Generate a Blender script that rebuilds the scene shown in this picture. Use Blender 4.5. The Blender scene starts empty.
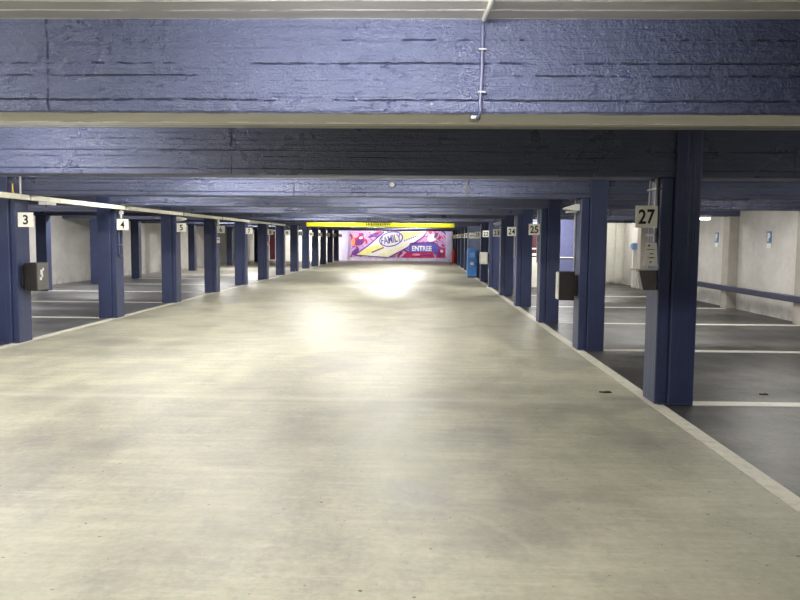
import bpy, bmesh, math, random
from mathutils import Matrix, Vector
random.seed(7)
S = bpy.context.scene
COL = S.collection

# ------------------------------------------------------------------ camera
cam_data = bpy.data.cameras.new('camera')
cam = bpy.data.objects.new('camera', cam_data); COL.objects.link(cam)
S.camera = cam
cam_data.sensor_fit = 'HORIZONTAL'; cam_data.sensor_width = 36.0
cam_data.lens = 751.6/800*36.0
cam_data.clip_end = 200
PITCH, YAW, ROLL = 0.0804, 0.0272, 0.0083
base = Matrix(((1,0,0),(0,0,-1),(0,1,0)))          # looks along +Y
Rz = Matrix.Rotation(YAW, 3, 'Z')
Rx = Matrix.Rotation(-PITCH, 3, 'X')
Rr = Matrix.Rotation(ROLL, 3, 'Z')
M = (Rz @ Rx @ base @ Rr).to_4x4(); M.translation = Vector((0, 0, 1.5))
cam.matrix_world = M

# ------------------------------------------------------------------ world and exposure
w = bpy.data.worlds.new('world'); S.world = w; w.use_nodes = True
w.node_tree.nodes['Background'].inputs[0].default_value = (0.8, 0.85, 1, 1)
w.node_tree.nodes['Background'].inputs[1].default_value = 0.05
S.view_settings.view_transform = 'Standard'; S.view_settings.look = 'None'
S.view_settings.gamma = 1.0; S.view_settings.use_curve_mapping = False
S.view_settings.exposure = 0.74

# building grid
Y0, ST = 6.9023, 3.3987            # row 27 and row spacing
XL, XR = -5.6087, 2.1652           # aisle-side faces of the columns
HB, HC = 2.0768, 2.4986            # underside of beams, ceiling
WB = 0.338
WL, WR, YE, YS = -11.5, 7.12, 53.3, -6.0
def row(k): return Y0 + k*ST

# ceiling lamps, several added just to brighten one spot: (x, y, power W, length)
LAMPS = [(-0.2, 2.45, 40, 1.3), (-3.0, 2.45, 34, 1.3), (-3.4, 5.7, 38, 1.3),
         (-2.3, 9.1, 46, 1.3), (0.2, 9.1, 26, 1.3), (-4.4, 12.4, 34, 1.3), (-0.8, 12.4, 40, 1.3), (-0.5, 15.8, 42, 1.3), (-3.6, 15.8, 26, 1.3),
         (-2.2, 19.2, 52, 1.3), (-3.3, 22.6, 52, 1.3), (0.1, 22.6, 22, 1.3), (-1.2, 29.1, 80, 1.3), (-1.2, 33.0, 90, 1.3),
         (-2.9, 36.7, 90, 1.3), (-0.4, 40.2, 90, 1.3), (-1.5, 43.4, 70, 1.3), (-3.4, 51.4, 50, 1.3), (0.1, 51.4, 50, 1.3),
         (-4.5, 7.9, 36, 1.2), (-2.7, 24.42, 13, 1.3), (-0.1, 24.42, 13, 1.3), (5.6, 12.0, 18, 1.2), (-8.9, 7.9, 64, 1.2), (-9.2, 14.6, 80, 1.2), (-9.2, 21.3, 90, 1.2), (-8.2, 29.7, 80, 1.2), (-8.2, 36.5, 100, 1.2), (-8.2, 44.4, 60, 1.2), (-7.6, 51.6, 150, 1.2),  # left sign lamp, yellow bar pair and far end wall lamp added for brightness
         (4.9, 4.6, 16, 1.2), (4.8, 7.75, 27, 1.2), (5.2, 14.5, 34, 1.2), (5.2, 18.6, 26, 1.2), (3.9, 22.6, 60, 1.2), (6.1, 25.2, 18, 1.0), (4.4, 32.0, 40, 1.2)]  # lamp before the white panelled wall added to brighten it

# ------------------------------------------------------------------ node helpers
def newmat(name):
    m = bpy.data.materials.new(name); m.use_nodes = True
    nt = m.node_tree
    return m, nt, nt.nodes['Principled BSDF']
def N(nt, t, **kw):
    n = nt.nodes.new(t)
    for k, v in kw.items(): setattr(n, k, v)
    return n
def L(nt, a, b): nt.links.new(a, b)
def math_(nt, op, a, b=None, c=None, clamp=False):
    n = N(nt, 'ShaderNodeMath', operation=op, use_clamp=clamp)
    for i, v in enumerate((a, b, c)):
        if v is None: continue
        if isinstance(v, (int, float)): n.inputs[i].default_value = v
        else: L(nt, v, n.inputs[i])
    return n.outputs[0]
def pos(nt):
    g = N(nt, 'ShaderNodeNewGeometry'); s = N(nt, 'ShaderNodeSeparateXYZ'); L(nt, g.outputs['Position'], s.inputs[0])
    return g.outputs['Position'], s.outputs
def noise(nt, vec, scale, detail=4, rough=.55, sc=(1,1,1), off=(0,0,0)):
    mp = N(nt, 'ShaderNodeMapping'); mp.inputs['Scale'].default_value = sc; mp.inputs['Location'].default_value = off
    L(nt, vec, mp.inputs[0])
    n = N(nt, 'ShaderNodeTexNoise'); n.inputs['Scale'].default_value = scale; n.inputs['Detail'].default_value = detail
    n.inputs['Roughness'].default_value = rough
    L(nt, mp.outputs[0], n.inputs['Vector']); return n.outputs['Fac']
def ramp(nt, fac, stops, interp='LINEAR'):
    r = N(nt, 'ShaderNodeValToRGB'); r.color_ramp.interpolation = interp
    e = r.color_ramp.elements
    while len(e) < len(stops): e.new(0.5)
    for i, (p, c) in enumerate(stops):
        e[i].position = p
        e[i].color = (c, c, c, 1) if isinstance(c, (int, float)) else (*c, 1)
    L(nt, fac, r.inputs[0]); return r.outputs[0]
def mix(nt, fac, a, b, mode='MIX'):
    n = N(nt, 'ShaderNodeMix', data_type='RGBA', blend_type=mode)
    for sock, v in ((n.inputs['Factor'], fac), (n.inputs['A'], a), (n.inputs['B'], b)):
        if isinstance(v, (int, float)): sock.default_value = v
        elif isinstance(v, tuple): sock.default_value = (*v, 1)
        else: L(nt, v, sock)
    return n.outputs['Result']
def bump(nt, bsdf, height, strength=.5, dist=.01, prev=None):
    b = N(nt, 'ShaderNodeBump'); b.inputs['Strength'].default_value = strength; b.inputs['Distance'].default_value = dist
    L(nt, height, b.inputs['Height'])
    if prev is not None: L(nt, prev, b.inputs['Normal'])
    if bsdf: L(nt, b.outputs[0], bsdf.inputs['Normal'])
    return b.outputs[0]
def setp(b, color=None, rough=None, metal=None, spec=None):
    if color is not None: b.inputs['Base Color'].default_value = (*color, 1)
    if rough is not None: b.inputs['Roughness'].default_value = rough
    if metal is not None: b.inputs['Metallic'].default_value = metal
    if spec is not None: b.inputs['Specular IOR Level'].default_value = spec
def plain(name, color, rough=.5, metal=0, var=.12, nscale=6, bmp=0.0):
    m, nt, b = newmat(name); setp(b, color, rough, metal)
    p, _ = pos(nt)
    n = noise(nt, p, nscale, 4)
    lo = tuple(c*(1-var) for c in color); hi = tuple(min(1, c*(1+var)) for c in color)
    L(nt, ramp(nt, n, [(.3, lo), (.7, hi)]), b.inputs['Base Color'])
    if bmp: bump(nt, b, noise(nt, p, 60, 3), bmp, .003)
    return m

# ------------------------------------------------------------------ materials
NAVY = (0.031, 0.042, 0.102); NAVY_D = (0.020, 0.021, 0.045)
def paint_beam():
    m, nt, b = newmat('navy_gloss_paint_on_boards')
    p, (x, y, z) = pos(nt)
    wob = math_(nt, 'ADD', math_(nt, 'MULTIPLY', math_(nt, 'SUBTRACT', noise(nt, p, 1.4, 3, off=(3, 0, 0)), .5), .014), math_(nt, 'MULTIPLY', math_(nt, 'SUBTRACT', noise(nt, p, 28, 3, off=(3, 0, 0)), .5), .012))
    zz = math_(nt, 'ADD', z, wob)
    total = None
    for i, (lv, th) in enumerate([(2.405, .56), (2.30, .47), (2.245, .54), (2.135, .45), (2.36, .66), (2.19, .62)]):
        d = math_(nt, 'ABSOLUTE', math_(nt, 'SUBTRACT', zz, lv))
        line = math_(nt, 'MULTIPLY', math_(nt, 'SUBTRACT', math_(nt, 'ADD', .5, math_(nt, 'MULTIPLY', noise(nt, p, 42, 3, .6, off=(i*5, 0, 0)), 1.2)), math_(nt, 'DIVIDE', d, .0042), clamp=True), 1.0, clamp=True)
        br = math_(nt, 'ADD', math_(nt, 'MULTIPLY', noise(nt, p, 1.3, 5, .6, sc=(1, 1, .2), off=(i*7.3, i*3.1, 0)), .6), math_(nt, 'MULTIPLY', noise(nt, p, 17, 4, .7, off=(i*2.3, 0, 0)), .4))
        brk = math_(nt, 'MULTIPLY', math_(nt, 'SUBTRACT', br, th-.03), 14, clamp=True)
        lm = math_(nt, 'MULTIPLY', line, brk)
        total = lm if total is None else math_(nt, 'MAXIMUM', total, lm)
    # upright joints between shutter boards
    for i, jx in enumerate((-1.72, -6.1, 3.35)):
        d = math_(nt, 'ABSOLUTE', math_(nt, 'SUBTRACT', math_(nt, 'ADD', x, math_(nt, 'MULTIPLY', noise(nt, p, 9, 3, off=(i, 0, 0)), .03)), jx))
        ln = math_(nt, 'SUBTRACT', 1.0, math_(nt, 'DIVIDE', d, .006), clamp=True)
        total = math_(nt, 'MAXIMUM', total, math_(nt, 'MULTIPLY', ln, math_(nt, 'MULTIPLY', math_(nt, 'SUBTRACT', noise(nt, p, 14, 4, off=(0, i, 3)), .42), 6, clamp=True)))
    blot = noise(nt, p, 1.2, 5)
    colr = ramp(nt, blot, [(.3, tuple(c*.9 for c in NAVY)), (.7, tuple(c*1.12 for c in NAVY))])
    colr = mix(nt, total, colr, NAVY_D)
    pit = math_(nt, 'MULTIPLY', ramp(nt, noise(nt, p, 34, 4, .65, sc=(.6, 1, 1), off=(2, 8, 5)), [(.60, 0), (.66, 1)]), ramp(nt, noise(nt, p, 2.0, 3, .5, sc=(.5, 1, 1.6), off=(9, 1, 1)), [(.50, 0), (.62, 1)]))
    colr = mix(nt, math_(nt, 'MULTIPLY', pit, .75), colr, NAVY_D)
    # small bare chips where the paint has come off
    chips = ramp(nt, noise(nt, p, 38, 3, .6), [(.72, 0), (.75, 1)])
    colr = mix(nt, math_(nt, 'MULTIPLY', chips, .5), colr, (.35, .35, .37))
    L(nt, colr, b.inputs['Base Color'])
    rg = ramp(nt, noise(nt, p, 1.3, 5, off=(5, 2, 1)), [(.38, .25), (.62, .46)]); L(nt, rg, b.inputs['Roughness'])
    b.inputs['Specular IOR Level'].default_value = .95
    h1 = noise(nt, p, 20, 6, .72, sc=(.7, 1, 1.1))
    h2 = noise(nt, p, 75, 3, .6)
    st = noise(nt, p, 3.0, 5, .6, sc=(.25, 1, 9))
    hh = math_(nt, 'ADD', math_(nt, 'MULTIPLY', h1, .9), math_(nt, 'MULTIPLY', h2, .3))
    hh = math_(nt, 'ADD', hh, math_(nt, 'MULTIPLY', st, .9))
    hh = math_(nt, 'SUBTRACT', hh, math_(nt, 'ADD', math_(nt, 'MULTIPLY', total, .9), math_(nt, 'MULTIPLY', pit, .35)))
    bump(nt, b, hh, .9, .022)
    return m
def paint_column():
    m, nt, b = newmat('navy_paint_on_column')
    p, (x, y, z) = pos(nt)
    blot = noise(nt, p, 2.2, 5)
    colr = ramp(nt, blot, [(.3, tuple(c*.88 for c in NAVY)), (.7, tuple(c*1.12 for c in NAVY))])
    scuff = ramp(nt, noise(nt, p, 9, 6, .7, sc=(1, 1, .5)), [(.68, 0), (.78, 1)])
    colr = mix(nt, math_(nt, 'MULTIPLY', scuff, .35), colr, (.03, .03, .05))
    L(nt, colr, b.inputs['Base Color'])
    setp(b, None, .38, None, .5)
    st = noise(nt, p, 3.2, 5, .6, sc=(9, 9, .3)); h1 = noise(nt, p, 30, 5, .65)
    bump(nt, b, math_(nt, 'ADD', st, math_(nt, 'MULTIPLY', h1, .5)), .5, .012)
    return m
def soffit_mat(name, base_c, hi_c):
    m, nt, b = newmat(name)
    p, (x, y, z) = pos(nt)
    n = noise(nt, p, 3, 6, .65, sc=(.5, 2, 1))
    c = ramp(nt, n, [(.3, tuple(k*.8 for k in base_c)), (.7, base_c)])
    # pale mortar ridges where the shutter boards met, running across the hall
    wob = math_(nt, 'MULTIPLY', noise(nt, p, 1.1, 2), .05)
    fr = math_(nt, 'FRACT', math_(nt, 'MULTIPLY', math_(nt, 'ADD', y, wob), 7.5))
    ln = math_(nt, 'MULTIPLY', math_(nt, 'SUBTRACT', 1.0, math_(nt, 'DIVIDE', math_(nt, 'ABSOLUTE', math_(nt, 'SUBTRACT', fr, .5)), .10), clamp=True), 1.8, clamp=True)
    brk = math_(nt, 'MULTIPLY', math_(nt, 'SUBTRACT', noise(nt, p, 2.2, 8, .75, sc=(1, 2, 1)), .385), 9, clamp=True)
    lm = math_(nt, 'MULTIPLY', ln, brk)
    ly = math_(nt, 'MODULO', math_(nt, 'SUBTRACT', y, Y0 - ST*4), ST)
    under = math_(nt, 'LESS_THAN', z, HB+.05)
    chip = math_(nt, 'MULTIPLY', math_(nt, 'SUBTRACT', noise(nt, p, 5, 8, .75, sc=(.6, 1, 1)), .48), 12, clamp=True)
    fe = math_(nt, 'MULTIPLY', under, math_(nt, 'GREATER_THAN', math_(nt, 'ADD', ly, math_(nt, 'MULTIPLY', math_(nt, 'SUBTRACT', chip, .5), .05)), WB-.05))
    ne = math_(nt, 'MULTIPLY', under, math_(nt, 'LESS_THAN', math_(nt, 'ADD', ly, math_(nt, 'MULTIPLY', math_(nt, 'SUBTRACT', 1.0, chip), .06)), .045))
    lm = math_(nt, 'MULTIPLY', lm, math_(nt, 'SUBTRACT', 1.0, under))
    c = mix(nt, lm, c, hi_c)
    c = mix(nt, math_(nt, 'MULTIPLY', fe, .8), c, hi_c)
    c = mix(nt, math_(nt, 'MULTIPLY', ne, .7), c, (.16, .15, .15))
    L(nt, c, b.inputs['Base Color']); setp(b, None, .6)
    bump(nt, b, math_(nt, 'ADD', math_(nt, 'MULTIPLY', noise(nt, p, 25, 5), .5), math_(nt, 'MULTIPLY', lm, .8)), .5, .01)
    return m
def soffit_navy():
    m, nt, b = newmat('navy_soffit_with_chipped_edge')
    p, (x, y, z) = pos(nt)
    ly = math_(nt, 'MODULO', math_(nt, 'SUBTRACT', y, Y0 - ST*4), ST)
    edge = math_(nt, 'MAXIMUM', math_(nt, 'SUBTRACT', 1.0, math_(nt, 'DIVIDE', ly, .035), clamp=True), math_(nt, 'GREATER_THAN', ly, WB-.04))
    brk = math_(nt, 'MULTIPLY', math_(nt, 'SUBTRACT', noise(nt, p, 6, 6, .7), .46), 9, clamp=True)
    c = mix(nt, math_(nt, 'MULTIPLY', edge, brk), NAVY, (.42, .41, .42))
    L(nt, c, b.inputs['Base Color']); setp(b, None, .45)
    bump(nt, b, noise(nt, p, 25, 5), .4, .01)
    return m
def concrete_wall(name, c0, c1, rough=.75):
    m, nt, b = newmat(name)
    p, (x, y, z) = pos(nt)
    n1 = noise(nt, p, .9, 6, .6); n2 = noise(nt, p, 7, 5, .6)
    f = math_(nt, 'ADD', math_(nt, 'MULTIPLY', n1, .7), math_(nt, 'MULTIPLY', n2, .3))
    c = ramp(nt, f, [(.35, c0), (.62, c1)])
    # dirt scuffs low on the wall
    low = math_(nt, 'MULTIPLY', math_(nt, 'SUBTRACT', 1.0, math_(nt, 'DIVIDE', z, .35), clamp=True), ramp(nt, noise(nt, p, 4, 6, .7), [(.45, 0), (.7, 1)]))
    c = mix(nt, math_(nt, 'MULTIPLY', low, .6), c, (.12, .11, .10))
    L(nt, c, b.inputs['Base Color']); setp(b, None, rough)
    bump(nt, b, math_(nt, 'ADD', noise(nt, p, 18, 6), math_(nt, 'MULTIPLY', noise(nt, p, 2.5, 2, sc=(.3, .3, 2)), .6)), .25, .01)
    return m
def floor_mat():
    m, nt, b = newmat('floor_concrete')
    p, (x, y, z) = pos(nt)
    # aisle: beige screed with grey stains; side bays: dark worn concrete
    n1 = noise(nt, p, .42, 7, .62, sc=(1, .6, 1)); n2 = noise(nt, p, 2.6, 6, .65, sc=(1, .5, 1)); n3 = noise(nt, p, 22, 5, .7)
    f = math_(nt, 'ADD', math_(nt, 'MULTIPLY', n1, .40), math_(nt, 'ADD', math_(nt, 'MULTIPLY', n2, .36), math_(nt, 'MULTIPLY', n3, .24)))
    a = ramp(nt, f, [(.40, (.255, .248, .203)), (.50, (.375, .366, .280)), (.60, (.465, .455, .350))])
    # long dragged streaks from brushing and tyres
    mp2 = N(nt, 'ShaderNodeMapping'); mp2.inputs['Rotation'].default_value = (0, 0, 1.05); mp2.inputs['Scale'].default_value = (.7, 5.5, 1); L(nt, p, mp2.inputs[0])
    sn = N(nt, 'ShaderNodeTexNoise'); sn.inputs['Scale'].default_value = 1.6; sn.inputs['Detail'].default_value = 8; sn.inputs['Roughness'].default_value = .68; L(nt, mp2.outputs[0], sn.inputs['Vector'])
    a = mix(nt, ramp(nt, sn.outputs['Fac'], [(.44, 0), (.70, .5)]), a, (.25, .237, .20))
    a = mix(nt, ramp(nt, sn.outputs['Fac'], [(.30, .4), (.44, 0)]), a, (.52, .505, .42))
    stain = ramp(nt, noise(nt, p, .8, 4, .5, off=(4, 9, 0)), [(.54, 0), (.68, 1)])
    a = mix(nt, math_(nt, 'MULTIPLY', stain, .5), a, (.20, .185, .165))
    # individual damp and oil stains
    for (sx, sy, rx, ry, st_) in ((.38, 5.65, .38, .36, .40), (1.55, 5.75, .32, .42, .45), (.45, 3.95, .62, .62, .34), (-2.5, 4.9, .55, .75, .34), (-3.4, 6.9, .9, .7, .22), (-.95, 5.6, .3, .5, .22), (.05, 4.5, .25, .3, .25), (-3.6, 9.6, 1.6, .5, .22)):
        dx = math_(nt, 'DIVIDE', math_(nt, 'SUBTRACT', x, sx), rx); dy = math_(nt, 'DIVIDE', math_(nt, 'SUBTRACT', y, sy), ry)
        dd = math_(nt, 'ADD', math_(nt, 'MULTIPLY', dx, dx), math_(nt, 'MULTIPLY', dy, dy))
        dd = math_(nt, 'ADD', dd, math_(nt, 'MULTIPLY', math_(nt, 'SUBTRACT', n2, .5), 3.2))
        a = mix(nt, math_(nt, 'MULTIPLY', math_(nt, 'SUBTRACT', 1.15, dd, clamp=True), st_), a, (.17, .16, .15))
    # swirling trowel and tyre marks
    wv = N(nt, 'ShaderNodeTexWave', wave_type='RINGS', rings_direction='Z')
    mp = N(nt, 'ShaderNodeMapping'); mp.inputs['Location'].default_value = (1.2, -2.2, 0); L(nt, p, mp.inputs[0]); L(nt, mp.outputs[0], wv.inputs[0])
    wv.inputs['Scale'].default_value = 1.3; wv.inputs['Distortion'].default_value = 9; wv.inputs['Detail'].default_value = 4
    sw = math_(nt, 'MULTIPLY', ramp(nt, wv.outputs['Fac'], [(.82, 0), (.97, 1)]), ramp(nt, noise(nt, p, 1.1, 5, off=(8, 1, 0)), [(.46, 0), (.62, 1)]))
    a = mix(nt, math_(nt, 'MULTIPLY', sw, .10), a, (.56, .54, .47))
    specks = ramp(nt, noise(nt, p, 26, 2, .4, off=(1, 5, 0)), [(.735, 0), (.755, 1)])
    a = mix(nt, math_(nt, 'MULTIPLY', specks, .85), a, (.05, .045, .035))
    # transverse joint at each row of columns
    jt = math_(nt, 'ABSOLUTE', math_(nt, 'SUBTRACT', math_(nt, 'ADD', y, math_(nt, 'MULTIPLY', n2, .10)), Y0 + .12))
    jl = math_(nt, 'SUBTRACT', 1.0, math_(nt, 'DIVIDE', jt, .13), clamp=True)
    a = mix(nt, math_(nt, 'MULTIPLY', jl, .28), a, (.56, .54, .46))
    j2 = math_(nt, 'SUBTRACT', 1.0, math_(nt, 'DIVIDE', math_(nt, 'ABSOLUTE', math_(nt, 'SUBTRACT', y, 34.1)), .35), clamp=True)
    a = mix(nt, math_(nt, 'MULTIPLY', j2, .6), a, (.15, .14, .12))
    g1 = noise(nt, p, .7, 7, .65, sc=(.45, 1, 1), off=(2, 2, 0))
    gr = ramp(nt, math_(nt, 'ADD', math_(nt, 'MULTIPLY', g1, .75), math_(nt, 'MULTIPLY', n3, .25)), [(.42, (.009, .009, .009)), (.50, (.030, .029, .029)), (.58, (.088, .084, .081))])
    gl = ramp(nt, math_(nt, 'ADD', math_(nt, 'MULTIPLY', g1, .75), math_(nt, 'MULTIPLY', n3, .25)), [(.38, (.055, .056, .062)), (.52, (.115, .116, .125)), (.64, (.20, .20, .205))])
    sel = math_(nt, 'LESS_THAN', x, -2.0)
    g = mix(nt, sel, gr, gl)
    # the left bay floor turns pale far down the hall
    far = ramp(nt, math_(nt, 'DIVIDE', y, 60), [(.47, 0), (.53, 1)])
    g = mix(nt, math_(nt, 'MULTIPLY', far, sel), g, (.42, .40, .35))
    ed = math_(nt, 'MULTIPLY', math_(nt, 'SUBTRACT', noise(nt, p, 5, 3), .5), .03)
    xe = math_(nt, 'ADD', x, ed)
    aisle = math_(nt, 'MULTIPLY', math_(nt, 'GREATER_THAN', xe, XL), math_(nt, 'LESS_THAN', xe, XR+.02))
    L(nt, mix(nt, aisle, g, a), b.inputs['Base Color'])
    r = ramp(nt, math_(nt, 'ADD', math_(nt, 'MULTIPLY', n1, .5), math_(nt, 'MULTIPLY', n2, .5)), [(.35, .38), (.65, .54)])
    r = math_(nt, 'SUBTRACT', r, math_(nt, 'MULTIPLY', math_(nt, 'SUBTRACT', 1.0, aisle), .05))
    L(nt, r, b.inputs['Roughness']); b.inputs['Specular IOR Level'].default_value = .42
    bump(nt, b, math_(nt, 'ADD', n3, math_(nt, 'MULTIPLY', n2, 1.5)), .08, .006)
    return m
def line_mat(name, c, wear=.5):
    m, nt, b = newmat(name)
    p, _ = pos(nt)
    wr = ramp(nt, noise(nt, p, 9, 7, .75), [(wear, 0), (wear+.12, 1)])
    L(nt, mix(nt, math_(nt, 'MULTIPLY', wr, .45), c, tuple(k*.5 for k in c)), b.inputs['Base Color']); setp(b, None, .5)
    bump(nt, b, noise(nt, p, 40, 4), .2, .004)
    return m
def mural_mat():
    m, nt, b = newmat('mural_swirls')
    p, _ = pos(nt)
    n = N(nt, 'ShaderNodeTexNoise'); n.inputs['Scale'].default_value = 1.3; n.inputs['Detail'].default_value = 3; n.inputs['Distortion'].default_value = 2.2
    L(nt, p, n.inputs['Vector'])
    c = ramp(nt, n.outputs['Fac'], [(.32, (.16, .03, .28)), (.41, (.36, .18, .56)), (.45, (.74, .58, .84)), (.50, (.48, .20, .56)), (.54, (.78, .58, .78)), (.585, (.55, .06, .22)), (.68, (.34, .02, .09))])
    L(nt, c, b.inputs['Base Color']); setp(b, None, .4)
    return m
def emit(name, color, strength):
    m, nt, b = newmat(name); setp(b, color, .4)
    b.inputs['Emission Color'].default_value = (*color, 1); b.inputs['Emission Strength'].default_value = strength
    return m

MAT = dict(
    beam=paint_beam(), column=paint_column(),
    soffit=soffit_mat('bare_concrete_soffit', (.62, .60, .56), (.9, .88, .83)),
    soffit_navy=soffit_navy(), ceiling=soffit_mat('board_marked_ceiling', (.55, .53, .50), (.99, .98, .95)),
    wall=concrete_wall('pale_concrete_wall', (.46, .445, .42), (.62, .60, .57)),
    wallw=concrete_wall('white_painted_wall', (.62, .61, .54), (.76, .75, .68)),
    wallb=concrete_wall('blue_painted_wall', (.11, .12, .25), (.16, .175, .33), .4),
    walll=concrete_wall('lavender_painted_wall', (.58, .52, .76), (.74, .68, .88), .5),
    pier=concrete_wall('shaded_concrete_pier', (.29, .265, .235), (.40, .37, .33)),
    floor=floor_mat(), line=line_mat('white_line_paint', (.66, .65, .58), .52), kerb=line_mat('cream_edge_paint', (.60, .58, .49), .5),
    plate=plain('sign_plate', (.93, .92, .83), .45, var=.05), black=plain('black_lettering', (.012, .012, .014), .5),
    tray=plain('cream_cable_trunking', (.88, .85, .70), .45, var=.10), rail=plain('blue_rail_paint', (.036, .038, .075), .4, bmp=.3),
    boxdark=plain('dark_grey_steel', (.040, .035, .035), .35, .3), boxlight=plain('light_grey_steel', (.50, .49, .44), .4),
    boxmid=plain('mid_grey_steel', (.15, .145, .145), .4, .3), rubber=plain('black_rubber', (.008, .008, .010), .6),
    steel=plain('brushed_steel', (.30, .29, .28), .35, .8), conduit=plain('painted_conduit', (.085, .09, .17), .35, bmp=.2),
    conduitd=plain('dark_painted_conduit', (.055, .06, .12), .45), pvc=plain('grey_plastic_pipe', (.42, .42, .46), .4), white=plain('white_plastic', (.75, .75, .72), .35, var=.04),
    paper=plain('laminated_paper', (.93, .91, .86), .4, var=.04), brass=plain('brass', (.45, .33, .10), .35, .8),
    yellow=plain('yellow_bar_paint', (.95, .93, .03), .4, var=.06), blue=plain('bright_blue_paint', (.09, .27, .72), .35, var=.15),
    bluelite=plain('pale_blue_plastic', (.25, .42, .80), .35), red=plain('red_enamel', (.50, .025, .03), .3),
    maroon=plain('maroon_paint', (.07, .012, .022), .45), signblue=plain('sign_blue', (.11, .21, .40), .4, var=.05),
    lampglass=emit('lamp_diffuser', (1, .97, .88), 9.0), lamp_body=plain('lamp_housing', (.6, .6, .58), .4),
    mural=mural_mat(), mblue=plain('mural_blue', (.13, .11, .50), .4), mwhite=plain('mural_white', (.88, .87, .90), .4, var=.03),
    myellow=plain('mural_yellow', (.90, .83, .30), .4, var=.1, nscale=3), mcream=plain('mural_cream', (.92, .87, .60), .4, var=.08, nscale=3),
    mred=plain('mural_red', (.52, .03, .12), .4, var=.4, nscale=5), mpurple=plain('mural_purple', (.16, .05, .28), .4, var=.3),
    mpink=plain('mural_pink', (.80, .40, .62), .4, var=.25, nscale=4), morange=plain('mural_orange', (.86, .36, .16), .4, var=.2),
    leaf=plain('dead_leaf', (.075, .035, .028), .7), blueband=plain('blue_grey_panel', (.24, .28, .44), .4, var=.1))

# ------------------------------------------------------------------ mesh helpers
class MB:
    def __init__(s): s.bm = bmesh.new()
    def box(s, x0, x1, y0, y1, z0, z1, bev=0, mi=0):
        t = bmesh.new()
        r = bmesh.ops.create_cube(t, size=1)
        for v in t.verts:
            v.co = Vector(((x0+x1)/2 + v.co.x*(x1-x0), (y0+y1)/2 + v.co.y*(y1-y0), (z0+z1)/2 + v.co.z*(z1-z0)))
        if bev: bmesh.ops.bevel(t, geom=list(t.edges), offset=bev, segments=2, affect='EDGES', profile=.5)
        for f in t.faces: f.material_index = mi
        s._merge(t); return s
    def _merge(s, t):
        me = bpy.data.meshes.new('t'); t.to_mesh(me); t.free(); s.bm.from_mesh(me); bpy.data.meshes.remove(me)
    def cyl(s, p0, p1, r0, r1=None, n=14, mi=0):
        r1 = r0 if r1 is None else r1
        p0, p1 = Vector(p0), Vector(p1); d = p1-p0
        t = bmesh.new(); bmesh.ops.create_cone(t, cap_ends=True, segments=n, radius1=r0, radius2=r1, depth=d.length)
        q = Vector((0, 0, 1)).rotation_difference(d.normalized()).to_matrix()
        for v in t.verts: v.co = q @ v.co + (p0+p1)/2
        for f in t.faces: f.material_index = mi
        s._merge(t); return s
    def lathe(s, c, prof, n=20, mi=0):
        t = bmesh.new(); rings = []
        for (r, z) in prof:
            rings.append([t.verts.new((c[0]+r*math.cos(2*math.pi*i/n), c[1]+r*math.sin(2*math.pi*i/n), c[2]+z)) for i in range(n)])
        for a, b_ in zip(rings, rings[1:]):
            for i in range(n): t.faces.new((a[i], a[(i+1) % n], b_[(i+1) % n], b_[i]))
        t.faces.new(rings[-1]); t.faces.new(rings[0][::-1])
        for f in t.faces: f.material_index = mi; f.smooth = True
        s._merge(t); return s
    def tube(s, pts, r, n=8):
        for a, b_ in zip(pts, pts[1:]): s.cyl(a, b_, r, n=n)
        return s
    def prism(s, pts, y0, y1, mi=0):
        """outline in X,Z extruded along Y"""
        t = bmesh.new()
        a = [t.verts.new((x, y0, z)) for x, z in pts]; b_ = [t.verts.new((x, y1, z)) for x, z in pts]
        t.faces.new(a); t.faces.new(b_[::-1]); n = len(pts)
        for i in range(n): t.faces.new((a[i], b_[i], b_[(i+1) % n], a[(i+1) % n]))
        bmesh.ops.recalc_face_normals(t, faces=t.faces)
        for f in t.faces: f.material_index = mi
        s._merge(t); return s
    def build(s, name, mats, parent=None, base=(0, 0, 0)):
        base = Vector(base)
        me = bpy.data.meshes.new(name)
        for v in s.bm.verts: v.co -= base
        s.bm.to_mesh(me); s.bm.free()
        for m in (mats if isinstance(mats, (list, tuple)) else [mats]): me.materials.append(m)
        o = bpy.data.objects.new(name, me); COL.objects.link(o)
        if parent is not None:
            o.parent = parent; o.location = base - PB.get(parent.name, Vector((0, 0, 0)))
            PB[o.name] = base
        else:
            o.location = base; PB[o.name] = base
        return o
PB = {}
def tag(o, label, cat, group=None):
    o['label'] = label; o['category'] = cat
    if group: o['group'] = group
    return o
def thing(name, label, cat, loc, group=None):
    o = bpy.data.objects.new(name, None); COL.objects.link(o); o.empty_display_size = .1
    o.location = loc; PB[o.name] = Vector(loc)
    return tag(o, label, cat, group)
def struct(o): o['kind'] = 'structure'; return o
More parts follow.
